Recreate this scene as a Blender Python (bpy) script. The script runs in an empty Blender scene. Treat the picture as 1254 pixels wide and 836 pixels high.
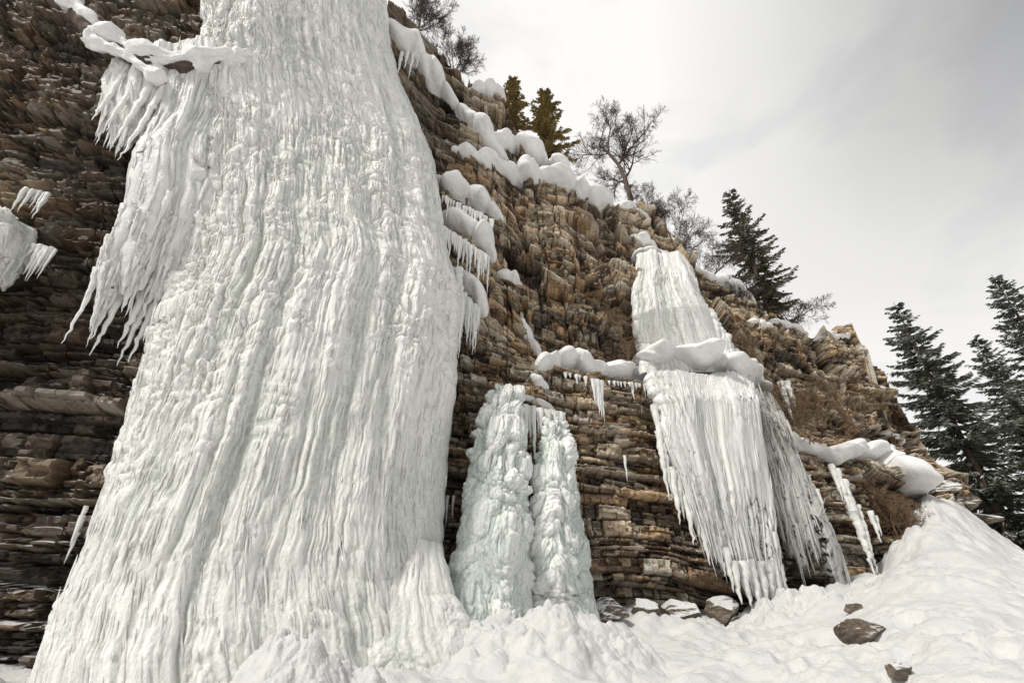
import bpy, bmesh, math, random
import numpy as np
from mathutils import Vector
R=np.random.RandomState(11); random.seed(11)
sc=bpy.context.scene; col=sc.collection
FPX=592.0; TH=math.radians(31); CAMZ=1.6
ct,st=math.cos(TH),math.sin(TH)
# ------------------------------------------------------------------ numpy helpers
def h2(i,j,seed=0):
    i=np.asarray(i).astype(np.int64); j=np.asarray(j).astype(np.int64)
    n=(i*374761393+j*668265263+seed*144269504)&0xffffffff
    n=((n^(n>>13))*1274126177)&0xffffffff
    n=n^(n>>16)
    return (n&0xffff)/65535.0
def vn(x,y,seed=0):
    x=np.asarray(x,float); y=np.asarray(y,float); x,y=np.broadcast_arrays(x,y)
    i=np.floor(x); j=np.floor(y); fx=x-i; fy=y-j
    fx=fx*fx*(3-2*fx); fy=fy*fy*(3-2*fy)
    a=h2(i,j,seed); b=h2(i+1,j,seed); c=h2(i,j+1,seed); d=h2(i+1,j+1,seed)
    return ((a+(b-a)*fx)*(1-fy)+(c+(d-c)*fx)*fy)*2-1
def fbm(x,y,seed=0,o=4):
    v=0; a=.5
    for k in range(o):
        v=v+a*vn(x*2**k+17.3*k,y*2**k+5.1*k,seed+k); a*=.5
    return v
def blobs(x,y,f,seed,rmin=.35,rmax=.75):
    x=x*f; y=y*f; i=np.floor(x); j=np.floor(y); h=np.zeros(np.broadcast(x,y).shape)
    for a in(-1,0,1):
        for b in(-1,0,1):
            ci,cj=i+a,j+b
            cx=ci+.15+.7*h2(ci,cj,seed); cy=cj+.15+.7*h2(ci,cj,seed+1); r=rmin+(rmax-rmin)*h2(ci,cj,seed+2)
            h=np.maximum(h,np.sqrt(np.clip(r*r-(x-cx)**2-(y-cy)**2,0,None)))
    return h/f
def ss(t):
    t=np.clip(t,0,1); return t*t*(3-2*t)
def nrm(v): return v/(np.linalg.norm(v,axis=-1,keepdims=True)+1e-9)
def ray(px,py):
    u=(px-627)/FPX; v=(418-py)/FPX
    return np.array([u,ct-v*st,st+v*ct])
def pix(px,py,Y):
    d=ray(px,py); return np.array([0,0,CAMZ])+d*(Y/d[1])
# ------------------------------------------------------------------ cliff shape
def Yc(x): return np.where(x<-8,10+(x+8)*.12,10+.48*(x+8))
def F0(x,z):
    x=np.asarray(x,float); z=np.asarray(z,float)
    wl=ss((-3-x)/6)
    y=Yc(x)-.16*np.clip(z-2,0,40)*wl+.05*(z-2)*(1-wl)
    zl=np.interp(x,[0,2,5,10,14,18],[9.5,9.5,9.7,10.4,8.0,8.5])
    pr=np.interp(z-zl,[-9,-6.9,-6.7,-1.2,-.1,.35,2.0,2.7,5,12],[.7,.6,.0,-.25,-.25,.75,1.25,.55,.7,.8])
    return y+pr*ss((x+1.5)/2.5)
def hit(px,py,off=0.):
    d=ray(px,py); o=np.array([0,0,CAMZ]); t=2.
    while t<90:
        p=o+d*t
        if p[1]>F0(p[0],p[2])+off: break
        t+=.12
    a,b=t-.12,t
    for _ in range(18):
        m=(a+b)/2; p=o+d*m
        if p[1]>F0(p[0],p[2])+off: b=m
        else: a=m
    return o+d*b
def depth(p): return p[1]*ct+(p[2]-CAMZ)*st
def lay(seed,a,b):
    r=np.random.RandomState(seed); return np.cumsum(np.concatenate([[-8],a+(b-a)*r.rand(900)**1.9]))
L1,L2,L3=lay(1,.8,2.4),lay(2,.10,.50),lay(3,.05,.16)
def blocks(x,z,L,seed,w0,w1):
    idx=np.clip(np.searchsorted(L,z)-1,0,len(L)-2)
    th=L[idx+1]-L[idx]; fz=(z-L[idx])/th
    w=w0+(w1-w0)*h2(idx,idx*0,seed)**1.5
    bx=x/w+9*h2(idx,idx*0+1,seed+1); bx=bx+.35*np.sin(bx*2.4+idx); bi=np.floor(bx); fx=bx-bi
    return idx,bi,fz,fx,h2(idx,bi,seed+2),h2(idx,idx*0+3,seed+3),np.minimum(fz,1-fz)*th,np.minimum(fx,1-fx)*w
def detail(x,z):
    zz=z+.035*x+.30*vn(x*.22,z*.25,3)+.05*vn(x*.9,z*.8,4)
    xx=x+.10*vn(x*.5,z*.9,5)+.02*vn(x*3,z*4,6)
    up=ss((z-9.5-.1*np.clip(x,0,20))/2)*ss((x+2.5)/3)
    up=np.maximum(up,ss((x-13.5)/2)*ss((z-6)/2))
    lf=ss((-3-x)/4)
    i1,b1,fz1,fx1,hb1,hl1,dz1,dx1=blocks(xx+.22*zz,zz,L1,20,.8,2.4)
    i2,b2,fz2,fx2,hb2,hl2,dz2,dx2=blocks(xx-.12*zz,zz,L2,40,.3,1.4)
    i3,b3,fz3,fx3,hb3,hl3,dz3,dx3=blocks(xx+.4*hb2,zz,L3,60,.12,.8)
    D=-(.40+1.10*up)*(.7*hb1+.4*hl1-.55)
    D+=(.2+.95*up)*(fz1-.5)*(h2(i1,b1,91)-.4)+(.12+1.4*up)*(fx1-.5)*(h2(i1,b1,92)-.5)
    D+=-(.34*hb2+.44*hl2-.39)*(1-.2*up-.25*lf)
    D+=.40*(1-.6*lf)*(fx2-.5)*(h2(i2,b2,93)-.5)+.18*(fz2-.5)*(h2(i2,b2,95)-.3)
    D+=-.18*hb3-.12*hl3+.15+.12*(fx3-.5)*(h2(i3,b3,96)-.5)
    D+=.38*np.exp(-(dz2/.026)**2)*(h2(i2,b2,94)>.3)+.22*np.exp(-(dx2/.026)**2)*(h2(i2,b2,97)>.3)
    D+=.45*up*np.exp(-(np.minimum(dz1,dx1)/.06)**2)
    D+=.34*fbm(x*.35,z*.35,70,3)+.035*fbm(x*3.,z*5.,71,3)+.03*fbm(x*9,z*12,72,2)
    tone=.44*hb2+.22*hl2+.36*hb3+.18*hb1
    return D,(tone-.60)*1.5+.5,h2(i2,b2,99),up
def Ff(x,z): return F0(x,z)+detail(np.asarray(x,float),np.asarray(z,float))[0]
BASE=[(0,818),(60,822),(300,815),(545,775),(650,760),(730,754),(830,757),(920,748),(1000,718),(1080,696),(1106,668),(1118,634),(1138,606),(1165,612),(1205,640),(1256,674)]
bp=np.array([hit(*q) for q in BASE]); bp=bp[np.argsort(bp[:,0])]
baz=bp[:,0]/bp[:,1]
saz=np.linspace(-1.6,1.6,321); szb=np.interp(saz,baz,bp[:,2]); kk=np.exp(-(np.arange(-40,41)/17.)**2); szb=np.convolve(np.pad(szb,40,'edge'),kk/kk.sum(),'valid')
def zbase(x):
    return np.interp(x,np.append(bp[:,0],[bp[-1,0]+15]),np.append(bp[:,2],[3.5]))
SKY=[(455,-12),(500,28),(545,72),(570,108),(620,128),(640,170),(690,205),(715,232),(745,242),(790,255),(815,290),(880,340),(930,380),(1000,404),(1035,405),(1058,436),(1096,482)]
sp=np.array([hit(*q) for q in SKY]); sp=sp[np.argsort(sp[:,0])]
XE=sp[-1,0]+.15
sp=np.concatenate([sp,[[XE,0,sp[-1,2]-.6],[XE+.1,0,sp[-1,2]-2.4],[XE+.4,0,float(zbase(XE+.4))],[XE+.9,0,float(zbase(XE+.9))-.8],[XE+6,0,float(zbase(XE+6))-1.4]]])
def ztop(x):
    k=np.floor(x/.55+.4*vn(x*.8,x*0,8)); xq=(k+h2(k,k*0,13))*.55
    m=ss((x+1)/2)*ss((XE-.3-x)/.5); xe=x+m*.65*(xq-x)
    z=np.interp(xe,sp[:,0],sp[:,2]); z=np.where(x<sp[0,0],sp[0,2]+.15*(sp[0,0]-x),z)
    b=np.floor(x/.7+.3*vn(x*.5,x*0,8)); return z+.8*(h2(b,b*0,12)-.5)*ss((XE-x)/1.)+.2*vn(x*1.7,x*0,9)
def ground_z(x,y):
    x=np.asarray(x,float); y=np.asarray(y,float)
    az=x/np.maximum(y,.6); zb=np.interp(az,baz,bp[:,2]); yb=np.interp(az,baz,bp[:,1]); s=y/yb
    zb=zb+(np.interp(az,saz,szb)-zb)*(1-ss((s-.72)/.24))
    t=np.clip(s,0,1)
    z=zb*(.66*t+.34*t*t)
    z=z-np.clip(.35*(y-yb),0,4.0)*ss((az-.84)/.06)
    return z+.16*fbm(x*.5,y*.5,200,3)+.06*fbm(x*2.2,y*2.2,204,3)
def ground_fine(x,y):
    yc=Yc(x); d=yc-y
    near=ss((4.0-d)/3.2)*ss(d+2)*ss((vn(x*.6,y*.6,211)+.5)/.9)
    far=ss((vn(x*.4,y*.4,212)+.05)/.5)
    z=ground_z(x,y)+.16*vn(x*1.1,y*1.1,203)+.08*fbm(x*3.2,y*3.2,209,4)
    z=z+(.50*near+.26*far)*(.8*blobs(x,y,1.1,220,.2,.75)+.6*blobs(x,y,2.9,224,.2,.7)+.4*blobs(x,y,7.,228,.1,.7))
    tr=ss((x-2.5)/3)*ss((vn(x*.35,y*.5,215)+.6)/.4)
    z=z-tr*(.70*blobs(x,y*.8,1.7,232,.0,.5)+.45*blobs(x,y,3.6,236,.0,.55))
    return z
def ghit(px,py):
    d=ray(px,py); o=np.array([0,0,CAMZ]); t=2.
    while t<60:
        p=o+d*t
        if p[2]<ground_z(p[0],p[1]): return p
        t+=.05
    return p
# ------------------------------------------------------------------ materials
def newmat(name):
    m=bpy.data.materials.new(name); m.use_nodes=True; nt=m.node_tree
    b=nt.nodes['Principled BSDF']; return m,nt,b
def nd(nt,t,**k):
    n=nt.nodes.new(t)
    for a,v in k.items():
        if a in n.inputs: n.inputs[a].default_value=v
        else: setattr(n,a,v)
    return n
def ramp(nt,src,stops):
    r=nt.nodes.new('ShaderNodeValToRGB'); e=r.color_ramp.elements
    while len(e)<len(stops): e.new(.5)
    for q,(p,c) in zip(e,stops): q.position=p; q.color=(*c,1) if len(c)==3 else c
    nt.links.new(src,r.inputs['Fac']); return r.outputs['Color']
def objmap(nt,scale):
    t=nd(nt,'ShaderNodeNewGeometry'); m=nt.nodes.new('ShaderNodeMapping'); m.inputs['Scale'].default_value=scale
    nt.links.new(t.outputs['Position'],m.inputs['Vector']); return m.outputs['Vector']
def noise(nt,vec,scale,detail=4,rough=.6,dist=0):
    n=nd(nt,'ShaderNodeTexNoise',Scale=scale,Detail=detail,Roughness=rough,Distortion=dist)
    nt.links.new(vec,n.inputs['Vector']); return n.outputs['Fac']
def bump(nt,h,strength,distance,prev=None):
    b=nd(nt,'ShaderNodeBump',Strength=strength,Distance=distance); nt.links.new(h,b.inputs['Height'])
    if prev: nt.links.new(prev,b.inputs['Normal'])
    return b.outputs['Normal']
def mixc(nt,f,a,b,mode='MIX'):
    m=nt.nodes.new('ShaderNodeMix'); m.data_type='RGBA'; m.blend_type=mode
    for s,i in ((f,0),(a,6),(b,7)):
        if hasattr(s,'is_linked'): nt.links.new(s,m.inputs[i])
        else: m.inputs[i].default_value=s
    return m.outputs[2]
def math_(nt,op,a,b=0.):
    m=nt.nodes.new('ShaderNodeMath'); m.operation=op
    for s,i in ((a,0),(b,1)):
        if hasattr(s,'is_linked'): nt.links.new(s,m.inputs[i])
        else: m.inputs[i].default_value=s
    return m.outputs[0]
def snow_fac(nt,lo,hi,nscale=1.6,absz=False):
    g=nd(nt,'ShaderNodeNewGeometry'); s=nd(nt,'ShaderNodeSeparateXYZ'); nt.links.new(g.outputs['True Normal'],s.inputs[0])
    n=noise(nt,objmap(nt,(1,1,1)),nscale,3)
    zc=math_(nt,'ABSOLUTE',s.outputs['Z']) if absz else s.outputs['Z']
    v=math_(nt,'ADD',zc,math_(nt,'MULTIPLY',math_(nt,'SUBTRACT',n,.5),1.2))
    mr=nd(nt,'ShaderNodeMapRange'); mr.inputs['From Min'].default_value=lo; mr.inputs['From Max'].default_value=hi
    nt.links.new(v,mr.inputs['Value']); return mr.outputs[0]
def rock_mat(name,tinted=True,lo=.72,hi=.90,bright=1.):
    m,nt,b=newmat(name); P=objmap(nt,(1,1,1))
    n1=noise(nt,P,.5,3,.6); n2=noise(nt,objmap(nt,(3.4,3.4,8)),2.2,6,.72); n3=noise(nt,P,13,4,.7)
    if tinted:
        a=nd(nt,'ShaderNodeAttribute',attribute_name='tone').outputs['Fac']
        a2=nd(nt,'ShaderNodeAttribute',attribute_name='hue').outputs['Fac']
    else: a=noise(nt,P,1.1,3); a2=noise(nt,P,.9,2)
    t=math_(nt,'ADD',math_(nt,'MULTIPLY',a,.75),math_(nt,'MULTIPLY',math_(nt,'SUBTRACT',n2,.38),1.05))
    k=bright
    c=ramp(nt,t,[(.10,(.026*k,.021*k,.017*k)),(.32,(.112*k,.087*k,.064*k)),(.54,(.255*k,.202*k,.144*k)),(.76,(.44*k,.375*k,.285*k)),(1,(.60*k,.55*k,.47*k))])
    c=mixc(nt,math_(nt,'MULTIPLY',ramp(nt,a2,[(.55,(0,0,0)),(.9,(1,1,1))]),.65),c,mixc(nt,1.,c,(1.13,.86,.58,1),'MULTIPLY'))
    c=mixc(nt,math_(nt,'MULTIPLY',ramp(nt,a2,[(.1,(1,1,1)),(.4,(0,0,0))]),.6),c,mixc(nt,1.,c,(.92,1.0,1.08,1),'MULTIPLY'))
    c=mixc(nt,ramp(nt,n1,[(.46,(0,0,0)),(.62,(.55,.55,.55))]),c,mixc(nt,1.,c,(.45,.42,.40,1),'MULTIPLY'))
    c=mixc(nt,ramp(nt,n3,[(.60,(0,0,0)),(.74,(.5,.5,.5))]),c,mixc(nt,1.,c,(1.9,1.85,1.8,1),'MULTIPLY'))
    if tinted:
        w=nd(nt,'ShaderNodeAttribute',attribute_name='wet_shade').outputs['Fac']
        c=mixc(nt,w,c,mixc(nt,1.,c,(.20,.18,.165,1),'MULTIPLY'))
    sf=snow_fac(nt,lo,hi)
    c=mixc(nt,sf,c,(.72,.72,.73,1))
    nt.links.new(c,b.inputs['Base Color']); b.inputs['Roughness'].default_value=.5
    nn=bump(nt,n2,.8,.05); nn=bump(nt,n3,.8,.02,nn); nt.links.new(nn,b.inputs['Normal'])
    return m
def ice_mat(name,dark,light,rough=.18,sss=.45,vs=1.,frost=.6,cv=.34):
    m,nt,b=newmat(name)
    n1=noise(nt,objmap(nt,(2.4,2.4,.30)),1.1*vs,4,.6,.3); n2=noise(nt,objmap(nt,(10,10,2.0)),1.7,4,.65,.3); n3=noise(nt,objmap(nt,(1.2,1.2,1.)),13,4,.70)
    n4=noise(nt,objmap(nt,(1,1,.6)),.5,2,.5)
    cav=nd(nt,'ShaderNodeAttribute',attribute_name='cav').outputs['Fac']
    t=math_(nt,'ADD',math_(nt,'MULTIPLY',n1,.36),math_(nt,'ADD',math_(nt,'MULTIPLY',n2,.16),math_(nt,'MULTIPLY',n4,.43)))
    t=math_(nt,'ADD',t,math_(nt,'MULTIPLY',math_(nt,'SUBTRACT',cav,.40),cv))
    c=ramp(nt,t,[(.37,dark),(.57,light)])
    fm=math_(nt,'MULTIPLY',ramp(nt,n3,[(.50,(0,0,0)),(.60,(1,1,1))]),math_(nt,'MULTIPLY',n4,frost*1.8))
    c=mixc(nt,fm,c,(.95,.948,.932,1))
    nt.links.new(c,b.inputs['Base Color'])
    rr=nd(nt,'ShaderNodeMapRange'); rr.inputs['To Min'].default_value=rough*.5; rr.inputs['To Max'].default_value=rough*1.9
    nt.links.new(n3,rr.inputs['Value']); nt.links.new(rr.outputs[0],b.inputs['Roughness'])
    b.inputs['IOR'].default_value=1.33
    b.inputs['Subsurface Weight'].default_value=sss; b.inputs['Subsurface Radius'].default_value=(.95,1.,.97); b.inputs['Subsurface Scale'].default_value=.10
    nn=bump(nt,n2,.75,.03); nn=bump(nt,n3,1.,.03,nn); nt.links.new(nn,b.inputs['Normal'])
    return m
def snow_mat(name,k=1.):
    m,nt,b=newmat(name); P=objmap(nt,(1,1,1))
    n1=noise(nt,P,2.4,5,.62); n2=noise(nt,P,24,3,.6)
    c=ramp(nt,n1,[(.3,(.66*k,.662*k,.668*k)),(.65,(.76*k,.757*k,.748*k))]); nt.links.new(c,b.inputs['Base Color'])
    b.inputs['Roughness'].default_value=.62; b.inputs['Specular IOR Level'].default_value=.3
    nn=bump(nt,n1,.75,.10); nn=bump(nt,n2,.6,.02,nn); nt.links.new(nn,b.inputs['Normal'])
    return m
def simple_mat(name,c0,c1,scale=3.,rough=.8,snowy=None):
    m,nt,b=newmat(name); n=noise(nt,objmap(nt,(1,1,1)),scale,3)
    c=ramp(nt,n,[(.35,c0),(.65,c1)])
    if snowy: c=mixc(nt,snow_fac(nt,snowy,snowy+.12,.9,True),c,(.72,.73,.75,1))
    nt.links.new(c,b.inputs['Base Color']); b.inputs['Roughness'].default_value=rough
    return m
M_rock=rock_mat('layered_rock',bright=1.42); M_bould=rock_mat('boulder_rock',False,.40,.65,.6)
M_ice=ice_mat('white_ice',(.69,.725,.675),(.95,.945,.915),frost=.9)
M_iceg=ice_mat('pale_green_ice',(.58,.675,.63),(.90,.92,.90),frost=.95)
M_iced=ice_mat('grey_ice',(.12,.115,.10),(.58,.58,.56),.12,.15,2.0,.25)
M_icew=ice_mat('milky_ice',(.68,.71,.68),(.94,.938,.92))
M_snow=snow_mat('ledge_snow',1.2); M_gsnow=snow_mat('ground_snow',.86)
M_bark=simple_mat('bark',(.045,.030,.022),(.12,.085,.062),9)
M_twig=simple_mat('dark_twig',(.042,.028,.022),(.10,.066,.05),6)
M_dry=simple_mat('dry_twig',(.12,.078,.045),(.27,.18,.105),6)
M_ndl=simple_mat('spruce_needles',(.046,.055,.040),(.145,.155,.108),1.6,.8,.88)
M_ndr=simple_mat('brown_green_needles',(.060,.060,.036),(.17,.16,.095),1.6,.8,.93)
M_ndo=simple_mat('olive_needles',(.13,.10,.03),(.34,.26,.10),1.6)
# ------------------------------------------------------------------ object helpers
def mesh(name,V,Q,mat,parent=None,smooth=True,attrs=None,origin=None):
    V=np.asarray(V,float).reshape(-1,3)
    o0=np.array(parent.location) if parent else (np.array(origin) if origin is not None else np.zeros(3))
    me=bpy.data.meshes.new(name); Qs=Q if isinstance(Q,list) else [Q]
    me.vertices.add(len(V)); me.vertices.foreach_set('co',(V-o0).astype(np.float32).ravel())
    li=np.concatenate([q.ravel() for q in Qs]).astype(np.int32)
    st_=[];c=0
    for q in Qs:
        st_.append(c+np.arange(len(q))*q.shape[1]); c+=q.size
    st_=np.concatenate(st_).astype(np.int32)
    me.loops.add(len(li)); me.loops.foreach_set('vertex_index',li)
    me.polygons.add(len(st_)); me.polygons.foreach_set('loop_start',st_)
    me.update(calc_edges=True)
    me.polygons.foreach_set('use_smooth',np.full(len(me.polygons),smooth))
    if attrs:
        for k,a in attrs.items():
            at=me.attributes.new(k,'FLOAT','POINT'); at.data.foreach_set('value',np.asarray(a,np.float32).ravel())
    me.materials.append(mat)
    o=bpy.data.objects.new(name,me); col.objects.link(o)
    if parent: o.parent=parent
    else: o.location=o0
    return o
def empty(name,loc):
    o=bpy.data.objects.new(name,None); o.empty_display_size=.3; o.location=[float(v) for v in loc]; col.objects.link(o); return o
def tag(o,label=None,cat=None,group=None,kind=None):
    if label: o['label']=label
    if cat: o['category']=cat
    if group: o['group']=group
    if kind: o['kind']=kind
    return o
def gridq(nr,nc,wrap=False,flip=False):
    i=np.arange(nr-1)[:,None]*nc; c=np.arange(nc if wrap else nc-1)[None,:]; n=(c+1)%nc
    q=np.stack([i+c,i+n,i+nc+n,i+nc+c],-1).reshape(-1,4)
    return q[:,::-1] if flip else q
class Acc:
    def __init__(s): s.V=[];s.Q=[];s.A=[];s.n=0
    def add(s,V,Q,a=.6):
        V=V.reshape(-1,3); s.V.append(V); s.Q.append(Q+s.n); s.n+=len(V); s.A.append(np.broadcast_to(np.asarray(a,float).ravel(),(len(V),)) if np.size(a)==1 else np.asarray(a).ravel())
    def get(s): return np.concatenate(s.V),np.concatenate(s.Q),np.concatenate(s.A)
def cones(pos,d,N,ln,r,rings=6,sides=6,seed=0,taper=.75,spindle=False):
    n=len(pos); rg=np.random.RandomState(seed)
    k=np.linspace(0,1,rings)[None,:,None]
    e1=nrm(N-d*np.sum(N*d,-1,keepdims=True)); e2=np.cross(d,e1)
    a=np.arange(sides)/sides*2*np.pi
    c=np.cos(a);s=np.sin(a)
    sh=np.clip(1-k,0.02,1)**taper
    if spindle: sh=np.sin(np.pi*np.clip(k*.94+.03,0,1))**.8*(1.15-.5*k)
    rad=sh*(1+.30*(rg.rand(n,rings,1)-.5))*r[:,None,None]
    cen=pos[:,None,:]+d[:,None,:]*ln[:,None,None]*k+(rg.rand(n,rings,3)-.5)*r[:,None,None]*.4
    V=cen[:,:,None,:]+rad[...,None]*(c[None,None,:,None]*e1[:,None,None,:]+s[None,None,:,None]*e2[:,None,None,:])
    q=gridq(rings,sides,True); Q=(q[None]+np.arange(n)[:,None,None]*rings*sides).reshape(-1,4)
    return V.reshape(-1,3),Q
def sheet(rows,ns,nt,amp=.12,fr=2.5,knob=.2,lf=2.5,kb=.4,kz=None,closed=False,ragged=0.,seed=0,drips=0,dl=(.2,.8),dr=(.02,.06),tips=0,tl_=(.3,.9),tr_=(.03,.07),edge=.05,mid_=.4,fine=.15,zf=1.):
    rows=np.array(rows,float)
    L=np.array([hit(r[0],r[1],-r[4]) for r in rows]); Rr=np.array([hit(r[2],r[3],-r[4]) for r in rows]); B=rows[:,5]
    mid=(L+Rr)/2; cum=np.concatenate([[0],np.cumsum(np.linalg.norm(np.diff(mid,axis=0),axis=1))]); H=cum[-1]; cum/=H
    W=np.mean(np.linalg.norm(Rr-L,axis=1))
    s=.5-.5*np.cos(np.pi*np.linspace(0,1,ns)); s=.6*s+.4*np.linspace(0,1,ns); t=np.linspace(0,1,nt)
    tl=1-ragged*(.5+.5*vn(s*W*3.2,s*0,seed+50))**1.3-ragged*.6*(.5+.5*vn(s*W*9,s*0,seed+51))
    T=t[:,None]*tl[None,:]; S=np.broadcast_to(s[None,:],T.shape)
    ip=lambda A:np.stack([np.interp(T,cum,A[:,k]) for k in range(3)],-1)
    LL,RR=ip(L),ip(Rr); BB=np.interp(T,cum,B); dv=RR-LL
    e0=edge*vn(T*H*.7,T*0,seed+60)+edge*.5*np.abs(vn(T*H*2.3,T*0,seed+61)); e9=edge*vn(T*H*.7,T*0+5,seed+62)+edge*.5*np.abs(vn(T*H*2.3,T*0+5,seed+63))
    LL=LL-dv*e0[...,None]; RR=RR+dv*e9[...,None]
    P=LL+(RR-LL)*S[...,None]
    prof=np.sqrt(np.clip(1-np.abs(2*S-1)**2.4,0,1))
    if ragged: BB=BB*(1-.85*(t[:,None]**3)*np.ones_like(BB))
    P[...,1]-=BB*prof
    a=S*W; zz=P[...,2]
    def disp(P,sd,fl):
        N=nrm(np.cross(np.gradient(P,axis=0),np.gradient(P,axis=1)))*fl
        wa=a+.06*vn(zz*.25,a*.4,sd+9)+.022*vn(zz*1.3,a*1.8,sd+8)
        d=amp*(np.abs(vn(wa*fr*.45,zz*.11*zf,sd))*2.0-.6)+amp*.8*np.abs(vn(wa*fr,zz*.22*zf,sd+1))*1.3
        d1=amp*mid_*np.abs(vn(wa*fr*2.6,zz*.7*zf,sd+2))+amp*fine*np.abs(vn(wa*fr*6,zz*1.8*zf,sd+7))
        msk=kb+.7*vn(a*.5,zz*.35,sd+6)+.5*vn(a*1.6,zz*1.1,sd+12)
        if kz: msk=msk+np.interp(zz,kz[0],kz[1])
        msk=np.clip(msk,0,1.3)
        az=zz*.75+.3*vn(a*2,zz*2,sd+20)
        kn=knob*msk*(blobs(a,az,lf,sd+3,.1,.75)+.8*blobs(a,az,lf*2.1,sd+23,.1,.75)+.9*blobs(a,az,lf*4.3,sd+33,.1,.7)+.9*blobs(a,az*.7,lf*8,sd+43,.1,.7))
        d=d+d1+kn
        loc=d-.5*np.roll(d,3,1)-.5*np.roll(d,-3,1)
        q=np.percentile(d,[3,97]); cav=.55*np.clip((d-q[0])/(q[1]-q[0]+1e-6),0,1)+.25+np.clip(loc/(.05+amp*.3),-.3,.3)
        d=d*np.clip(prof*2.2,0,1)
        return P+N*d[...,None],N,cav
    Pf,N,cav=disp(P,seed,1.)
    acc=Acc()
    if closed:
        Pb=P.copy(); Pb[...,1]+=BB*prof*1.35
        Pb,_,cb=disp(Pb,seed+100,-1.)
        acc.add(np.concatenate([Pf,Pb[:,::-1][:,1:-1]],1),gridq(nt,2*ns-2,True,True),np.concatenate([cav,cb[:,::-1][:,1:-1]],1))
    else: acc.add(Pf,gridq(nt,ns,False,True),cav)
    rg=np.random.RandomState(seed+5)
    if drips:
        jj=(rg.rand(drips)**.9*(nt-4)).astype(int)+1; ii=(1+rg.rand(drips)*(ns-3)).astype(int)
        pos=Pf[jj,ii]; n_=N[jj,ii]; j2=np.minimum(jj+max(2,nt//12),nt-1)
        d=nrm(Pf[j2,ii]-pos+1e-6)
        ln=dl[0]+(dl[1]-dl[0])*rg.rand(drips)**2; r=dr[0]+(dr[1]-dr[0])*rg.rand(drips)**1.5
        up=.35*ln[:,None]*d
        acc.add(*cones(pos-up-n_*.1*r[:,None],d,n_,ln,r,8,6,seed,spindle=True))
    if tips:
        ii=(1+rg.rand(tips)*(ns-3)).astype(int); jj=nt-2-(rg.rand(tips)**2*nt*.25).astype(int)
        pos=Pf[jj,ii]; d=nrm(Pf[nt-1,ii]-Pf[nt-20,ii]+1e-6); d=nrm(.3*d+np.array([0,0,-1.]))
        ln=tl_[0]+(tl_[1]-tl_[0])*rg.rand(tips)**1.6; r=tr_[0]+(tr_[1]-tr_[0])*rg.rand(tips)
        acc.add(*cones(pos-.3*d*ln[:,None],d,np.tile([[0,-1.,.01]],(tips,1)),ln*1.3,r,11,8,seed+1,.8))
    return acc.get()
def ice(name,parent,mat,*a,**k):
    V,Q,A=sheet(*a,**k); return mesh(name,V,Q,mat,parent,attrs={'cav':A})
def icicle(parent,x0,y0,x1,y1,rpx,off,mat,seed):
    p=hit(x0,y0,-off); q=pix(x1,y1,p[1]); ln=max(.12,p[2]-q[2]); r=rpx*depth(p)/FPX
    n=max(6,int(ln/.10))
    V,Q=cones(p[None]+np.array([[0,0,.25*r+.05]]),np.array([[0,0,-1.]]),np.array([[0,-1.,0]]),np.array([ln]),np.array([r]),n,9,seed)
    return mesh('icicle',V,Q,mat,parent,attrs={'cav':np.full(len(V),.55)})
def icicles(parent,lst,off,mat,seed):
    for k,(a,b,c,d,r) in enumerate(lst): icicle(parent,a,b,c,d,r,off,mat,seed*37+k)
def fringe(parent,x0,y0,x1,y1,n,l0,l1,rp,off,mat,seed):
    rg=np.random.RandomState(seed)
    for k in range(n):
        f=(k+.2+.6*rg.rand())/n; x=x0+(x1-x0)*f; y=y0+(y1-y0)*f; l=l0+(l1-l0)*rg.rand()**1.6
        icicle(parent,x,y,x,y+l,rp*(.6+.7*rg.rand()),off+.15*rg.rand(),mat,seed*91+k)
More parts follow.
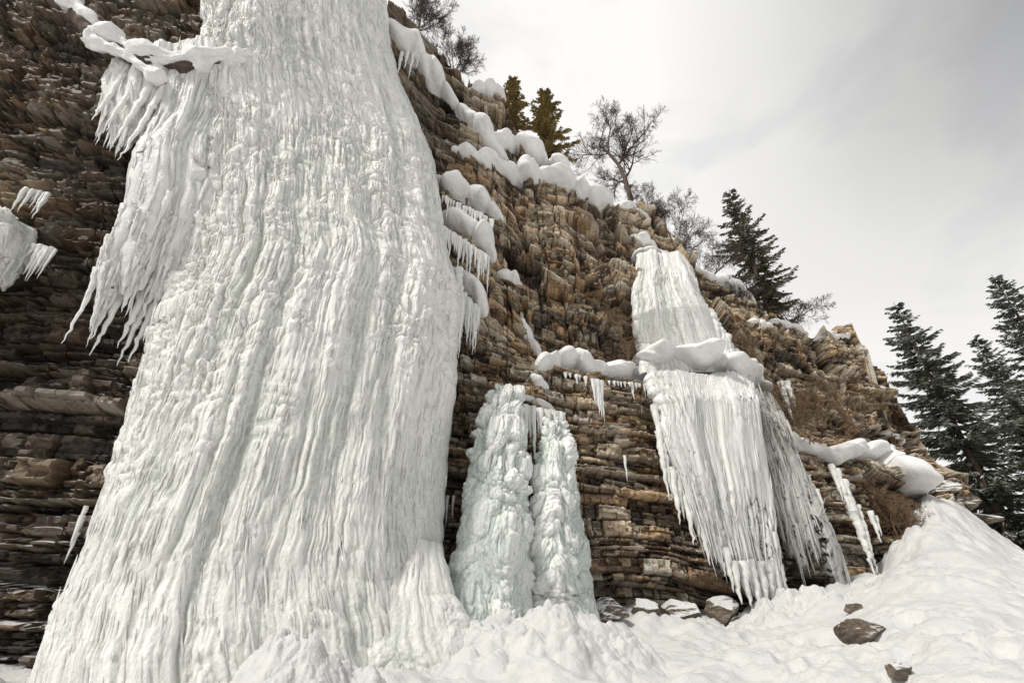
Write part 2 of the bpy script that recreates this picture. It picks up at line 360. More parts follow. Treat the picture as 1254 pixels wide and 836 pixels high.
def roll(pts,seed,ysc=1.5,off=.1,lum=.3,sides=32,var=1.):
    pts=np.array(pts,float); C=np.array([hit(p[0],p[1]) for p in pts]); rad=np.array([p[2]*depth(c)/FPX for p,c in zip(pts,C)])
    cum=np.concatenate([[0],np.cumsum(np.linalg.norm(np.diff(C,axis=0),axis=1))]); n=max(16,int(cum[-1]/.05))
    a=np.linspace(0,cum[-1],n); cx=np.interp(a,cum,C[:,0]); cz=np.interp(a,cum,C[:,2]); r=np.interp(a,cum,rad)
    ks=np.ones(9)/9; sm=lambda v:np.convolve(np.pad(v,4,'edge'),ks,'valid')
    cx,cz=sm(cx),sm(cz)
    cz=cz+.30*var*r*vn(a*1.0,a*0,seed+31)
    cy=np.mean([Ff(cx+dx,cz+dz) for dx in(-.2,0,.2) for dz in(-.2,0,.2)],axis=0); cy=sm(sm(sm(cy)))+off
    c=np.stack([cx,cy,cz],1); tg=np.stack([sm(sm(q)) for q in np.gradient(c,axis=0).T],1); tg[:,1]*=.3; tg=nrm(tg); e1=np.tile([0,-1.,0],(n,1)); e1=nrm(e1-tg*np.sum(e1*tg,1,keepdims=True)); e2=np.cross(e1,tg); e2*=np.sign(e2[:,2:]+1e-6)
    e=np.minimum(a,cum[-1]-a); pil=np.abs(np.sin(a*1.9/np.maximum(.35,rad.mean()*2.2)+2*vn(a*.6,a*0,seed+5)))**.6
    r=r*np.sqrt(np.clip(e/(1.8*r),0.0,1))*(.72+.38*pil+var*.35*vn(a*.9,a*0,seed+3))
    ph=np.arange(sides)/sides*2*np.pi
    q1=1.1*np.cos(ph)[None]; q2=1.1*np.sin(ph)[None]
    k=1+lum*(1.3*fbm(a[:,None]*1.2+q1,q2+a[:,None]*.5,seed,2)+.4*np.abs(vn(a[:,None]*2.2+q1*1.5,q2*1.6,seed+9)))
    rr=r[:,None]*k; sz=np.where(np.sin(ph)<0,.75,.75)
    V=c[:,None]+rr[...,None]*(ysc*np.cos(ph)[None,:,None]*e1[:,None]+(sz*np.sin(ph))[None,:,None]*e2[:,None])
    return V.reshape(-1,3),gridq(n,sides,True),c
def snow(label,pts,seed,ysc=1.7,off=.12,cat='snow',group=None,lum=.3,var=1.):
    V,Q,c=roll(pts,seed,ysc,off,lum,32,var); return tag(mesh('snow_drift',V,Q,M_snow,origin=c[len(c)//2]),label,cat,group)
# ------------------------------------------------------------------ cliff + ground
xs=np.concatenate([np.linspace(-26,-17,60)[:-1],np.arange(-17,25.,.036),np.linspace(25.,31,60)[1:]])
nr=820; t=np.linspace(0,1,nr)
zt=ztop(xs); zlow=np.minimum(zbase(xs)-1.6,zt-.3)
Z=zlow[None]+(zt-zlow)[None]*t[:,None]; X=np.broadcast_to(xs[None],Z.shape)
D,tone,hue,upm=detail(X,Z); Y=F0(X,Z)+D
wet_shade=np.clip(ss((.4-X)/5)*1.0+.15*ss((5-Z)/3),0,1)*(.86+.25*vn(X*.4,Z*.4,31))  # darkens mainly the left rock: damp, plus shade put into the colour
dd=np.concatenate([np.linspace(.15,3,18),np.linspace(3.6,26,16)])
Yp=Y[-1][None]+dd[:,None]; Xp=np.broadcast_to(xs[None],Yp.shape)
ztm=np.minimum(zt,np.convolve(np.pad(zt,30,'edge'),np.ones(61)/61,'valid'))
zmin=np.array([zt[i:i+60].min() for i in range(len(zt))])
ztm=np.where(xs>12,zmin,ztm)
Zp=zt[None]+(ztm-zt)[None]*np.minimum(1,dd/2.)[:,None]-(.2*dd)[:,None]+.12*fbm(Xp*.6,Yp*.6,41,3)*np.minimum(1,dd)[:,None]
VV=np.concatenate([np.stack([X,Y,Z],-1),np.stack([Xp,Yp,Zp],-1)],0); NR=VV.shape[0]
ext=lambda A:np.concatenate([A,np.repeat(A[-1:],len(dd),0)],0)
tag(mesh('cliff',VV,gridq(NR,len(xs)),M_rock,attrs={'tone':ext(tone),'hue':ext(hue),'wet_shade':ext(np.clip(wet_shade,0,1))},smooth=False),'layered brown rock cliff receding to the right under snow','cliff',kind='structure')
gx=np.concatenate([-np.geomspace(3000,12,40)[:-1],np.arange(-12,32,.062),np.geomspace(32,3000,50)[1:]])
gy=np.concatenate([-np.geomspace(3000,3,30)[:-1],np.linspace(-3,4,30)[:-1],np.arange(4,32,.062),np.geomspace(32,3000,50)[1:]])
GX,GY=np.meshgrid(gx,gy); GZ=ground_fine(GX,GY)
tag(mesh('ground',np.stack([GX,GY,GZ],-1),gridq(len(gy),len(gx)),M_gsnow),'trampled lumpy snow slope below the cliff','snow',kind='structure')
# ------------------------------------------------------------------ main frozen waterfall
root=empty('frozen_waterfall',hit(300,800,-2)); tag(root,'huge white frozen waterfall filling the left of the cliff from top to ground','frozen waterfall')
rows=[(285,-60,455,-60,.5,.8),(262,0,470,0,.5,1.0),(252,60,480,60,.6,1.2),(246,130,500,130,.6,1.4),(244,200,530,200,.6,1.6),(238,300,548,300,.7,1.8),(222,390,561,390,.8,2.0),(205,470,556,460,.9,2.1),(180,560,548,560,1.0,2.2),(150,650,545,650,1.2,2.3),(124,730,549,720,1.3,2.4),(96,800,565,790,1.5,2.5),(76,890,610,880,1.6,2.7)]
ice('ice_column',root,M_ice,rows,800,860,amp=.12,fr=2.5,knob=.42,lf=4.0,kb=.55,kz=([1,5,9,14],[-.15,.02,.25,.40]),seed=300,drips=4200,dl=(.12,.9),dr=(.009,.027),edge=.02,mid_=.5,fine=.30)
ice('icicle_curtain',root,M_icew,[(212,76,335,50,.9,.4),(184,190,318,170,1.2,.7),(158,285,298,268,1.35,.8),(132,350,272,335,1.45,.6),(118,400,240,392,1.5,.45)],210,260,amp=.15,fr=2.6,knob=.30,lf=3.8,kb=.45,closed=True,ragged=.15,seed=340,drips=300,dl=(.3,1.2),dr=(.012,.035),tips=170,tl_=(.25,.85),tr_=(.03,.085),fine=.25)
ice('icicle_curtain',root,M_icew,[(146,88,268,56,1.0,.3),(132,130,270,112,1.15,.4),(128,185,250,180,1.25,.35)],140,130,amp=.12,fr=2.6,knob=.3,lf=3.4,kb=.4,closed=True,ragged=.34,seed=350,drips=90,dl=(.3,.8),dr=(.012,.03),tips=110,tl_=(.25,.75),tr_=(.025,.07))
ice('ice_apron',root,M_ice,[(470,670,540,670,1.9,.4),(445,730,556,730,2.2,.9),(425,790,585,790,2.5,1.2),(415,860,635,860,2.7,1.5)],230,210,amp=.11,fr=2.0,knob=.45,lf=3.2,kb=.55,seed=360,drips=80,dl=(.2,.6),dr=(.010,.025))
icicles(root,[(160,270,106,425,6),(172,300,128,420,6),(165,330,140,440,6),(190,330,165,430,7),(205,340,180,450,6),(215,300,200,400,7),(185,360,168,452,5),(150,95,112,150,5),(168,100,135,165,5),(185,105,150,180,5),(200,110,165,200,5),(215,120,180,205,5),(150,330,120,410,5),(222,330,212,372,5)],1.35,M_icew,5)
fringe(root,562,330,566,370,7,40,75,4,.9,M_icew,81)
fringe(root,105,620,92,660,4,20,40,3,.9,M_icew,82)
def ledge(label,pts,fr,seed,ysc=1.8,var=1.,off=0.):
    V,Q,c=roll(pts,seed,ysc,off,.3,32,var); r=empty('icy_snow_ledge',c[len(c)//2]); tag(r,label,'snow ledge')
    mesh('snow_cap',V,Q,M_snow,r)
    for k,(x0,y0,x1,y1,n,l0,l1,rp) in enumerate(fr): fringe(r,x0,y0,x1,y1,n,l0,l1,rp,.55,M_icew,seed*7+k)
    return r
ledge('snow covered ledge with short icicles, highest of the stack right of the big icefall',[(526,220,11),(560,236,13),(590,254,13),(618,276,9)],[(540,240,605,272,18,8,30,2.4)],401)
ledge('thick snow ledge dripping icicles, second down beside the big icefall',[(528,260,13),(565,278,15),(592,300,14),(608,322,10)],[(540,278,600,317,22,14,48,2.8)],402)
ledge('drooping snow ledge with longest icicles, lowest beside the big icefall',[(542,320,14),(570,340,16),(586,362,14),(594,388,9)],[(552,347,588,382,20,25,65,3.2)],403)
ledge('long snow ledge with hanging icicles running left of the right hand icefall',[(656,456,9),(680,446,12),(706,444,14),(722,454,13),(750,454,14),(775,456,15),(800,456,15),(822,456,13)],[(724,465,736,470,5,30,62,3.5),(690,458,720,464,5,5,22,2.2),(745,468,790,472,10,5,22,2.2)],404,1.9,.7,-.1)
# twin pillars
r=empty('ice_pillar',hit(600,770,-.8)); tag(r,'knobbly pale ice pillar, left and taller of the twin pillars','ice pillar')
ice('ice_column',r,M_iceg,[(604,484,632,484,.6,.4),(590,520,638,520,.7,.7),(576,580,642,580,.8,.9),(564,650,648,650,.9,1.1),(554,720,652,720,1.1,1.2),(546,800,662,800,1.2,1.4)],280,400,amp=.06,fr=2.0,knob=.72,lf=2.9,kb=1.1,seed=420,drips=120,dl=(.12,.4),dr=(.010,.028),edge=.015)
r=empty('ice_pillar',hit(685,750,-.8)); tag(r,'knobbly pale ice pillar with dark gap above, right of the twin pillars','ice pillar')
ice('ice_column',r,M_iceg,[(668,522,688,522,.5,.4),(661,560,696,560,.6,.7),(656,610,706,610,.7,.9),(651,680,716,680,.8,1.0),(649,730,724,730,.9,1.1),(650,790,742,790,1.0,1.2)],230,340,amp=.06,fr=2.0,knob=.72,lf=2.9,kb=1.1,seed=430,drips=90,dl=(.12,.4),dr=(.010,.028),edge=.015)
fringe(r,638,498,692,508,20,25,70,3,.75,M_icew,435)
# right icefall
r=empty('ice_curtain',hit(830,440,-.5)); tag(r,'pale upper tier of the right hand icefall spilling from the cliff rim','ice curtain')
ice('ice_column',r,M_ice,[(780,314,836,320,.3,.4),(778,350,850,350,.5,.6),(779,390,868,385,.5,.7),(782,425,886,425,.5,.6),(788,460,908,462,.5,.4)],220,240,amp=.13,fr=2.0,knob=.28,lf=3.4,kb=.45,seed=440,drips=300,dl=(.3,1.2),dr=(.012,.035),fine=.22)
fringe(r,862,372,912,448,16,25,60,5,.7,M_icew,441)
r=empty('ice_curtain',hit(880,600,-1)); tag(r,'broad white lower tier of the right hand icefall ending in a long point','ice curtain')
ice('ice_sheet',r,M_icew,[(796,462,918,466,.6,.5),(802,495,926,500,1.0,.6),(817,550,938,590,1.1,.6),(836,598,953,680,1.15,.55),(866,650,972,800,1.2,.5)],230,310,amp=.17,fr=1.7,knob=.18,lf=3.4,kb=.2,closed=True,ragged=.14,seed=450,drips=260,dl=(.8,2.6),dr=(.015,.05),tips=200,tl_=(.4,1.8),tr_=(.03,.085),mid_=.32,fine=.12,zf=.5)
icicles(r,[(802,500,818,595,5),(806,530,828,615,5),(812,545,832,600,4),(815,560,838,606,4),(822,575,848,645,6),(830,590,852,640,4),(838,600,862,672,6),(850,620,876,662,5),(858,635,888,696,6),(864,645,886,680,4),(870,650,896,692,5),(878,660,904,710,6),(888,675,912,728,6),(897,690,922,744,7),(908,690,932,748,8),(918,690,942,752,8),(928,690,950,755,8),(938,690,958,750,8)],1.25,M_icew,9)
V,Q,c=roll([(772,446,9),(800,448,14),(830,452,17),(862,457,17),(892,466,16),(920,476,12),(936,486,7)],455,2.4,-.95,.26,40,.7); tag(mesh('snow_drift',V,Q,M_snow,origin=c[len(c)//2]),'thick snow cushion between both tiers of the right hand icefall','snow')
r=empty('ice_curtain',hit(975,620,-.5)); tag(r,'clear dark grey ice curtain just right of the white icefall','ice curtain')
ice('ice_sheet',r,M_iced,[(914,480,942,486,.7,.3),(930,540,962,540,.8,.4),(944,600,985,600,.8,.45),(962,660,1008,655,.8,.45),(984,740,1032,726,.7,.4)],150,240,amp=.18,fr=2.0,knob=.25,kb=.3,closed=True,ragged=.22,seed=460,drips=110,dl=(.6,2.2),dr=(.02,.05),tips=60,tl_=(.3,1.3),edge=.12)
fringe(r,930,500,975,560,9,50,110,5,.95,M_iced,461); fringe(r,965,555,1000,605,8,50,105,6,.95,M_icew,462)
r=empty('ice_strand',hit(1055,660,-.5)); tag(r,'slim separate icicles hanging at the far right of the cliff','icicles')
icicles(r,[(1018,570,1030,618,4),(1024,576,1040,640,5),(1032,590,1048,655,6),(1040,612,1055,690,6),(1046,630,1058,712,6),(1036,600,1046,640,4),(1054,640,1066,706,5),(1066,628,1080,668,4),(1072,634,1084,660,3),(1028,584,1036,622,3),(1050,620,1062,660,4)],.6,M_icew,13)
r=empty('ice_bulge',hit(10,320,-.6)); tag(r,'rounded white ice bulge cut off at the left picture edge','ice')
ice('ice_body',r,M_ice,[(-60,266,12,268,.4,.3),(-72,280,34,280,.6,.7),(-78,310,32,306,.6,.8),(-80,340,18,335,.6,.6),(-80,366,0,362,.5,.3)],120,110,amp=.10,fr=2.,knob=.55,lf=3.2,kb=.7,closed=True,ragged=.15,seed=480,drips=30,dl=(.3,.9),dr=(.02,.04),tips=30,tl_=(.2,.6))
fringe(r,28,300,68,308,10,12,42,3,.5,M_icew,481)
r=empty('icicle_cluster',hit(40,245,-.4)); tag(r,'small cluster of icicles above the ice bulge at left','icicles')
fringe(r,28,232,62,240,7,14,36,2.6,.5,M_icew,483)
def lone(label,x0,y0,x1,y1,rp,sd,n=1):
    r=empty('icicle_cluster',hit(x0,y0,-.4)); tag(r,label,'icicles')
    for k in range(n): icicle(r,x0+k*7,y0,x1+k*7,y1-(k%2)*12,rp,.5,M_icew,sd+k)
lone('single thin icicle on bare rock left of the lower right icefall',765,560,767,592,2.2,900)
lone('short icicles beside the right twin pillar',697,545,700,590,2.4,910,2)
lone('icicle pair under the right hand rim beside the dry shrub',957,470,966,522,4,920,2)
lone('small icicles low on the rock left of the twin pillars',548,610,547,650,2,930,2)
lone('icicles under the snowy rim at the top of the big icefall',492,66,494,98,2.6,940,4)
# ------------------------------------------------------------------ snow drifts on ledges
snow('snow band curving down the rim beside the top of the big icefall',[(462,18,10),(490,52,14),(520,88,14),(548,116,14),(572,140,14),(598,172,13),(625,196,10)],501)
snow('white snow drift on the rim below the olive spruces, upper of two',[(572,148,9),(605,170,13),(632,178,14),(662,194,14),(692,212,13),(718,236,10)],502,1.9)
snow('long white snow drift on the rim below the olive spruces, lower of two',[(550,188,9),(590,194,12),(625,206,14),(660,218,14),(692,230,13),(722,244,11),(752,248,8)],503,1.9,var=.8)
snow('small snow cap on the rock outcrop left of the olive spruces',[(570,106,6),(595,116,8),(620,124,6)],504)
snow('narrow snow cap at the foot of the tall bare tree',[(744,248,6),(772,256,8),(800,270,6)],505)
snow('small snow patch on blocks right of the icy ledges',[(606,328,6),(625,334,9),(642,346,6)],506)
snow('short vertical snow smear on rock above the long ledge',[(636,380,5),(642,398,6),(648,412,8),(660,428,7),(664,440,6)],507,1.2)
snow('small snow clump at the left end of the long ledge',[(646,458,8),(660,468,10),(674,476,7)],508)
snow('snow cap above the gap between the twin pillars',[(632,482,6),(655,490,8),(684,503,7)],509)
snow('snow cap topping the upper right hand icefall',[(774,312,7),(800,313,10),(828,320,9),(852,340,7)],510,1.9,-.3,var=.6)
snow('small slanting snow patch just above the right hand icefall',[(770,282,6),(788,292,8),(808,306,7)],511)
snow('snow caught around the shrubs left of the rim spruce',[(850,324,6),(875,338,8),(892,348,9),(912,360,8),(930,378,6)],512)
snow('thin snow line on the rim between spruce foot and rock tower',[(940,386,5),(960,394,6),(980,402,6),(996,408,5)],520)
snow('flat snow cap on the rock tower near the right end',[(1000,412,5),(1020,410,7),(1040,412,6)],513)
snow('small snow cap on the last rock step at right',[(1072,476,5),(1086,482,7),(1098,488,6)],514)
snow('broad snow shelf at the right foot of the cliff',[(1014,562,9),(1035,558,13),(1052,556,15),(1072,562,15),(1092,574,15),(1112,592,14),(1132,606,11)],515,2.4,-.2,var=.7)
snow('thin snow ledge above the grey ice curtain',[(952,532,6),(985,546,9),(1010,558,9),(1028,570,9)],516,1.8,-.1)
snow('snow strip clinging to rock right of the icy ledges',[(602,343,5),(608,358,6),(614,370,5)],517,1.2)
snow('little snow dab on the cliff below the rim spruce',[(912,394,4),(930,402,6),(946,405,4)],518)
snow('snow streak on the final rock step by the dark spruces',[(1088,522,4),(1100,530,6),(1112,542,5)],519)
# ------------------------------------------------------------------ snow piles
def mound(label,px,py,Yd,rx,ry,h,seed,lump=1.):
    c=pix(px,py,Yd); n=160
    r=np.linspace(0,1,n)[:,None]; a=np.linspace(0,2*np.pi,260,endpoint=False)[None]
    x=c[0]+rx*r*np.cos(a); y=c[1]+ry*r*np.sin(a); g=ground_z(x,y)
    pr=(1-r**2)**1.1*np.ones_like(x)*(1+.45*vn(x*1.1,y*1.1,seed+7))
    rough=np.minimum(1,pr*2.5)*lump
    z=g-.15+pr*(h+.15)+rough*(.6*blobs(x,y,1.6,seed,.1,.7)+.5*blobs(x,y,3.3,seed+3,.1,.7)+.45*blobs(x,y,7.,seed+6,.1,.7)+.09*fbm(x*6,y*6,seed+8,5)-.12)
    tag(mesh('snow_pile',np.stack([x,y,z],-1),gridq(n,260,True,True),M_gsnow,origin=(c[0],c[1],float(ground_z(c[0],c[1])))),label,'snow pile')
mound('lumpy snow pile at the middle foot of the big icefall',385,805,6.7,1.4,1.2,.85,600)
mound('lumpy snow pile at the foot of the twin ice pillars',640,790,10.8,2.8,2.0,.82,610,.9)
mound('low snow pile under the point of the right hand icefall',965,745,15.5,2.4,1.6,.3,620)
mound('low snow heap at the bottom left corner of the big icefall',180,835,6.9,1.8,1.0,.15,630,.6)
# ------------------------------------------------------------------ boulders
def boulder(label,px,py,r,seed,Yd=None,mat=M_bould,squash=.7,sink=.25):
    if Yd: c=pix(px,py,Yd)
    else: c=ghit(px,py); c[2]=float(np.max(ground_fine(c[0]+np.array([-.15,0,.15]),c[1]+np.array([-.3,-.1,0]))))+r*sink
    rg=np.random.RandomState(seed)
    bm=bmesh.new(); bmesh.ops.create_icosphere(bm,subdivisions=5,radius=1.)
    v=np.array([q.co[:] for q in bm.verts]); f=np.array([[q.index for q in t.verts] for t in bm.faces]); bm.free()
    for k in range(16):
        n=nrm(rg.randn(3)); d=.5+.35*rg.rand(); s=np.clip(v@n-d,0,None); v=v-s[:,None]*n
    v*=(1+.14*fbm(v[:,0]*2+seed,v[:,1]*2+v[:,2]*3,seed,5))[:,None]
    v*=np.array([r*(1+.5*rg.rand()),r,r*squash])
    tag(mesh('boulder',v+c,f,mat,smooth=False,origin=c),label,'boulder')
boulder('pale snow dusted boulder under the strata, left of the icefall point',836,752,.66,701,15.4)
boulder('dark rock under the strata just right of the twin pillars',742,750,.5,702,13.9)
boulder('dark rounded rock under the strata, second right of the twin pillars',790,752,.56,703,14.6)
boulder('small dark rock between the pale boulder and the icefall point',885,748,.55,704,15.9)
boulder('dark rock poking from the snow slope at lower right',1060,784,.34,705,sink=.15,squash=.9)
boulder('small dark rock at the bottom edge of the snow slope',1100,822,.15,706,sink=.2,squash=.9)
boulder('snow topped boulder on the right ridge, first below the cliff end',1150,600,.8,707,24.2,squash=.55)
boulder('snow topped boulder in the middle of the right ridge',1178,616,.85,708,25.0,squash=.5)
boulder('snow topped boulder lowest on the right ridge under the spruces',1203,636,.75,709,25.8,squash=.5)
boulder('small rock poking from snow above the larger slope rock',1045,745,.2,710,sink=.2)
# ------------------------------------------------------------------ vegetation
def tubes(segs,sides):
    p=np.array([s[0] for s in segs]);q=np.array([s[1] for s in segs]);r0=np.array([s[2] for s in segs]);r1=np.array([s[3] for s in segs])
    d=nrm(q-p); ref=np.where(np.abs(d[:,2:])>.9,[[1.,0,0]],[[0,0,1.]]); e1=nrm(np.cross(d,ref)); e2=np.cross(d,e1)
    a=np.arange(sides)/sides*2*np.pi; o=np.cos(a)[None,:,None]*e1[:,None]+np.sin(a)[None,:,None]*e2[:,None]
    V=np.stack([p[:,None]+o*r0[:,None,None],(q+d*.01)[:,None]+o*r1[:,None,None]],1)
    n=len(p); Q=(gridq(2,sides,True)[None]+np.arange(n)[:,None,None]*2*sides).reshape(-1,4)
    return V.reshape(-1,3),Q
def vnrm(v): return v/(math.sqrt(float(v@v))+1e-9)
def grow(p,d,L,r,dep,out,rg,up,top,spread,nk,rm):
    n=5; r0=r
    for k in range(n):
        d=vnrm(d+rg.randn(3)*.16+np.array([0,0,up])); q=p+d*L/n; r1=r*(1-.62*(k+1)/n)
        out[0 if dep==top else 1].append((p,q,r0,max(r1,rm)))
        p=q; r0=r1
        if dep>0 and k>=(1 if dep==top else 0):
            for _ in range(nk if dep>1 else 2):
                sd=vnrm(np.cross(d,rg.randn(3))); c=vnrm(d*(1-spread*.4)+sd*(spread*(.6+.6*rg.rand())))
                grow(p,c,L*(.42+.22*rg.rand())*(1-.10*k),max(r1*.62,rm*1.3),dep-1,out,rg,up,top,spread,nk,rm)
def bare(name,label,cat,base,H,r,seed,dep=3,up=.06,spread=.8,stems=1,mat=M_twig,lean=(0,0),nk=2,fan=.6,rm=.006):
    rg=np.random.RandomState(seed); rt=empty(name,base); tag(rt,label,cat); o=[[],[]]
    for s in range(stems):
        d=nrm(np.array([lean[0]+(rg.rand()-.5)*fan*(stems>1)*2,lean[1]+(rg.rand()-.5)*fan*(stems>1),1.]))
        grow(np.array(base)-d*.4,d,H*(.6+.4*rg.rand() if stems>1 else .8),r,dep,o,rg,up,dep,spread,nk,rm)
    V,Q=tubes(o[0],7); mesh('trunk' if stems==1 else 'stems',V,Q,M_bark if mat is M_twig else mat,rt)
    if o[1]: V,Q=tubes(o[1],4); mesh('branches' if stems==1 else 'twigs',V,Q,mat,rt)
def rim(px,py,back=1.2): p=hit(px,py+8); return pix(px,py+6,p[1]+back)
bare('bare_tree','tall leafless tree with dense dark twigs standing on the cliff rim','tree',rim(772,248,.5),8.6,.17,811,4,.08,.80,1,lean=(.18,0),rm=.005)
bare('bare_shrub','leafless shrub on the rim right above the big icefall','shrub',rim(512,32),3.2,.035,812,3,.08,.7,5,rm=.005)
bare('bare_shrub','leafless shrub on the rim left of the small outcrop','shrub',rim(556,85),2.8,.035,813,3,.08,.7,5,rm=.005)
bare('bare_shrub','twiggy leafless shrub on the rim directly above the right hand icefall','shrub',rim(830,300,.6),3.4,.035,814,3,.05,.8,5,fan=1.2,rm=.005)
bare('bare_shrub','twiggy snow flecked shrub on the rim against the spruce, left side','shrub',rim(868,335,.5),3.0,.035,815,3,.05,.8,5,fan=1.2,rm=.005)
bare('bare_shrub','low bare shrub on the rim under the spruce, right side','shrub',rim(965,388,.3),2.6,.035,816,3,.03,.9,5,fan=1.3,rm=.005)
bare('bare_shrub','low bare shrub on the rim between the snow cap and the spruce foot','shrub',rim(915,372,.2),2.2,.03,821,3,.03,.9,5,fan=1.3,rm=.005)
bare('bare_shrub','small bare shrub on the rim just right of the tall bare tree','shrub',rim(802,272,.4),2.4,.03,822,3,.03,.9,4,fan=1.2,rm=.005)
bare('dry_shrub','tangled tan dry shrub in the hollow right of the grey ice','shrub',hit(990,532,-.8),3.0,.025,817,3,.03,.9,5,mat=M_dry,fan=1.4,rm=.006)
bare('dry_shrub','orange brown dry shrub at the right foot of the cliff','shrub',hit(1106,672,-.6),2.6,.03,818,3,.05,.8,6,mat=M_dry,fan=1.0)
bare('dry_shrub','small dry twigs growing on the long snow ledge','shrub',hit(768,445,-.5),1.6,.02,819,2,.05,.8,4,mat=M_dry)
bare('dry_shrub','small dry twigs on the upper rock left of the right hand icefall','shrub',hit(757,400,-.5),1.6,.02,820,2,.05,.8,4,mat=M_dry)
bare('dry_shrub','dry brown brush on the crag face above the broad snow shelf','shrub',hit(1045,520,-.8),2.4,.025,823,2,.03,.9,8,mat=M_dry,fan=1.4)
bare('dry_shrub','dry brown brush right of the upper icefall tier','shrub',hit(925,440,-.8),2.1,.025,824,2,.03,.9,7,mat=M_dry,fan=1.4)
def spruce(label,base,H,Rb,seed,mat,step=.26,low=.06,tw=1.,ex=.8):
    rg=np.random.RandomState(seed); rt=empty('spruce_tree',base); tag(rt,label,'tree')
    b=np.array(base); ax=lambda h:b+np.array([0,0,h])
    hs=np.linspace(-2.5,H,14); segs=[(ax(hs[k]),ax(hs[k+1]),max(.02,.017*H*(1-max(hs[k],0)/H)+.015),max(.015,.017*H*(1-max(hs[k+1],0)/H))) for k in range(13)]
    V,Q=tubes(segs,8); mesh('trunk',V,Q,M_bark,rt)
    B=[];Tp=[];Wd=[];wood=[]
    h=low*H
    while h<H*.985:
        f=h/H; n=rg.randint(5,9) if f<.85 else 5; a0=rg.rand()*6.28
        for k in range(n):
            if rg.rand()<.10: continue
            a=a0+k*6.283/n+rg.randn()*.3; L=(Rb*(1-f)**ex*(.42+.7*rg.rand())+.14)*(1.-.3*(f<.15)); o=np.array([math.cos(a),math.sin(a),0]); sd=np.array([-o[1],o[0],0])
            hh=h+rg.randn()*.1; dr=(.50-.75*f)*(.7+.6*rg.rand())
            m=max(5,int(L/(.10*tw))); us=np.arange(1,m+1)/m
            pts=ax(hh)+o*(L*us)[:,None]+np.array([0,0,1.])*(-dr*L*us+.28*L*us*us*(1.2-f))[:,None]
            prev=ax(hh)
            for q in range(1,m,2): wood.append((prev,pts[q],.012+.02*(1-us[q]),.008+.02*(1-us[q]))); prev=pts[q]
            tl=(.16+.34*L*(1-us)**.8*.55)*tw
            for sg in(-1,1,0,-.5,.5,.2):
                kp=rg.rand(m)>.15; mm=int(kp.sum())
                if mm==0: continue
                dv=nrm(sd*sg*(.6+.5*rg.rand(mm,1))+o*(.55+.3*rg.rand(mm,1))+np.array([0,0,1.])*(-.25-.5*rg.rand(mm,1)+.3*f)); l=(tl[kp]*(.6+.7*rg.rand(mm)))[:,None]
                B.append(pts[kp]);Tp.append(pts[kp]+dv*l);Wd.append((.030+.034*rg.rand(mm))*tw)
        h+=step*(.7+.6*rg.rand())*(1.2-.5*f)
    B=np.concatenate(B);Tp=np.concatenate(Tp);Wd=np.concatenate(Wd)[:,None]
    Nn=nrm(np.cross(Tp-B,rg.randn(len(B),3)+np.array([0,0,1.5]))); mid=B*.55+Tp*.45
    V=np.stack([B,mid+Nn*Wd,Tp,mid-Nn*Wd],1).reshape(-1,3); Q=np.arange(len(V)).reshape(-1,4)
    Vw,Qw=tubes(wood,4)
    mesh('branches',Vw,Qw,M_bark,rt); mesh('crown',V,Q,mat,rt,smooth=False)
def height(px,py,base): return pix(px,py,base[1])[2]-base[2]
b=rim(945,384,.6); spruce('green spruce standing on the cliff rim right of the icefall',b,height(903,232,b),2.9,831,M_ndr,.40)
b=rim(672,200,.6); spruce('olive brown spruce on the cliff rim left of the bare tree, larger of two',b,height(660,110,b),1.9,832,M_ndo,.32)
b=rim(628,168,.6); spruce('olive brown spruce behind the rim outcrop, smaller of two',b,height(614,97,b),1.1,833,M_ndo,.32)
def far(label,tx,ty,Yd,zb,Rb,seed):
    tp=pix(tx,ty,Yd); b=np.array([tp[0],Yd,zb]); spruce(label,b,tp[2]-zb,Rb,seed,M_ndl,.44,.04,1.4,.76)
far('tall dark spruce beyond the ridge, leftmost of the far right trees',1094,370,31,3.,5.4,841)
far('dark spruce behind the ridge, lower one between two taller spruces',1192,412,37,1.,6.2,842)
far('very tall dark spruce at the right picture edge',1214,336,30,1.,6.0,843)
far('dark spruce mostly outside the right picture edge',1285,400,33,1.,6.2,844)
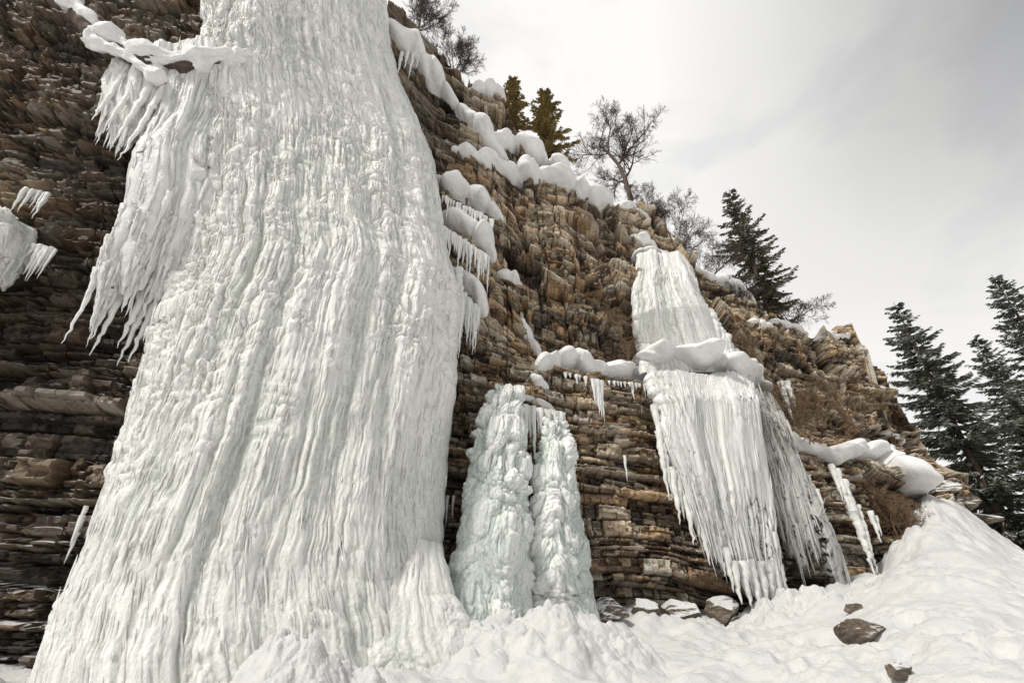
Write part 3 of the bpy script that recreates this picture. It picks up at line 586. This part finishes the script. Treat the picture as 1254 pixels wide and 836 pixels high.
# fallen log
def logpath(pts,off): return np.array([hit(x,y,-off) for x,y in pts])
P=logpath([(62,-25),(95,12),(130,48),(175,66),(220,76),(275,74),(310,70)],1.4)
rt=empty('fallen_log',P[3]); tag(rt,'snow covered log jutting from the cliff at upper left of the big icefall','log')
def tubepath(P,r,seed,sides=22,lum=.3):
    cum=np.concatenate([[0],np.cumsum(np.linalg.norm(np.diff(P,axis=0),axis=1))]); n=int(cum[-1]/.03); a=np.linspace(0,cum[-1],n)
    c=np.stack([np.interp(a,cum,P[:,k]) for k in range(3)],1); ks=np.ones(13)/13
    c=np.stack([np.convolve(np.pad(c[:,k],6,'edge'),ks,'valid') for k in range(3)],1)
    c[:,2]+=.5*r*vn(a*1.7,a*0,seed+20); c[:,0]+=.4*r*vn(a*2.3,a*0,seed+21)
    tg=nrm(np.gradient(c,axis=0)); e1=nrm(np.cross(tg,[0,-1.,.01])); e2=np.cross(tg,e1); ph=np.arange(sides)/sides*2*np.pi
    e=np.minimum(a,cum[-1]-a); rr=r*np.sqrt(np.clip(e/r,0,1))*(1+.5*vn(a*1.9,a*0,seed+22)+.25*vn(a*5,a*0,seed+23))
    k=1+lum*(1.6*fbm(a[:,None]*2.2,np.cos(ph)[None]*1.3+np.sin(ph)[None]*1.7+a[:,None],seed,4)+.5*np.abs(vn(a[:,None]*6+np.cos(ph)[None]*2,np.sin(ph)[None]*2.5,seed+5)))
    return (c[:,None]+(rr[:,None]*k)[...,None]*(np.cos(ph)[None,:,None]*e1[:,None]+np.sin(ph)[None,:,None]*e2[:,None])).reshape(-1,3),gridq(n,sides,True)
V,Q=tubepath(P+[0,.05,-.14],.15,3,14,.1); mesh('trunk',V,Q,M_bark,rt)
V,Q=tubepath(P+[0,0,.04],.19,4,28,.4); mesh('snow_cover',V,Q,M_snow,rt)
P2=logpath([(100,50),(135,58),(175,82),(200,98)],1.6); V,Q=tubepath(P2,.14,6,24,.45); mesh('snow_cover',V,Q,M_snow,rt)
# ------------------------------------------------------------------ world, light, camera
w=bpy.data.worlds.new('World'); sc.world=w; w.use_nodes=True; nt=w.node_tree; nt.nodes.clear()
out=nt.nodes.new('ShaderNodeOutputWorld'); sky=nt.nodes.new('ShaderNodeTexSky'); sky.sky_type='NISHITA'; sky.sun_disc=False
bs=nd(nt,'ShaderNodeBackground',Strength=.10); nt.links.new(sky.outputs[0],bs.inputs[0])
tc=nt.nodes.new('ShaderNodeTexCoord'); mp=nt.nodes.new('ShaderNodeMapping'); mp.inputs['Scale'].default_value=(1.,1.,1.8)
nt.links.new(tc.outputs['Generated'],mp.inputs[0]); n1=noise(nt,mp.outputs[0],1.5,5,.5,.2); n2=noise(nt,mp.outputs[0],4.,6,.55,.3)
sx=nd(nt,'ShaderNodeSeparateXYZ'); nt.links.new(tc.outputs['Generated'],sx.inputs[0])
xz=math_(nt,'MULTIPLY',sx.outputs['X'],sx.outputs['Z'])
g=math_(nt,'ADD',math_(nt,'MULTIPLY',xz,1.),math_(nt,'MULTIPLY',math_(nt,'SUBTRACT',n1,.5),.14))
back=math_(nt,'MULTIPLY',math_(nt,'MAXIMUM',math_(nt,'SUBTRACT',.10,sx.outputs['Y']),0.),.75)  # unseen sky behind the camera dimmed to cut fill light and add contrast
g=math_(nt,'ADD',g,back)
cc=ramp(nt,g,[(.20,(1.0,.985,.965)),(.33,(.82,.812,.80)),(.49,(.38,.38,.38))])
bc=nd(nt,'ShaderNodeBackground',Strength=1.0); nt.links.new(cc,bc.inputs[0])
mx=nt.nodes.new('ShaderNodeMixShader'); fc=ramp(nt,n2,[(.36,(.88,.88,.88)),(.5,(1,1,1))])
nt.links.new(fc,mx.inputs[0]); nt.links.new(bs.outputs[0],mx.inputs[1]); nt.links.new(bc.outputs[0],mx.inputs[2]); nt.links.new(mx.outputs[0],out.inputs[0])
sl=bpy.data.lights.new('sun','SUN'); sl.energy=2.9; sl.angle=math.radians(9); sl.color=(1,.95,.87)
so=bpy.data.objects.new('sun',sl); col.objects.link(so)
sd=Vector((-.52,-.54,.82)); so.rotation_euler=sd.to_track_quat('Z','Y').to_euler(); so.location=(0,-20,40)
sky.sun_elevation=math.atan2(.82,math.hypot(.52,.54)); sky.sun_rotation=math.atan2(-.52,-.54)
cam=bpy.data.cameras.new('camera'); co=bpy.data.objects.new('camera',cam); col.objects.link(co); sc.camera=co
cam.sensor_fit='HORIZONTAL'; cam.sensor_width=36; cam.lens=FPX/1254*36; cam.clip_start=.05; cam.clip_end=6000
co.location=(0,0,CAMZ); co.rotation_euler=(math.pi/2+TH,0,0)
sc.view_settings.view_transform='Standard'; sc.view_settings.look='None'; sc.view_settings.exposure=0
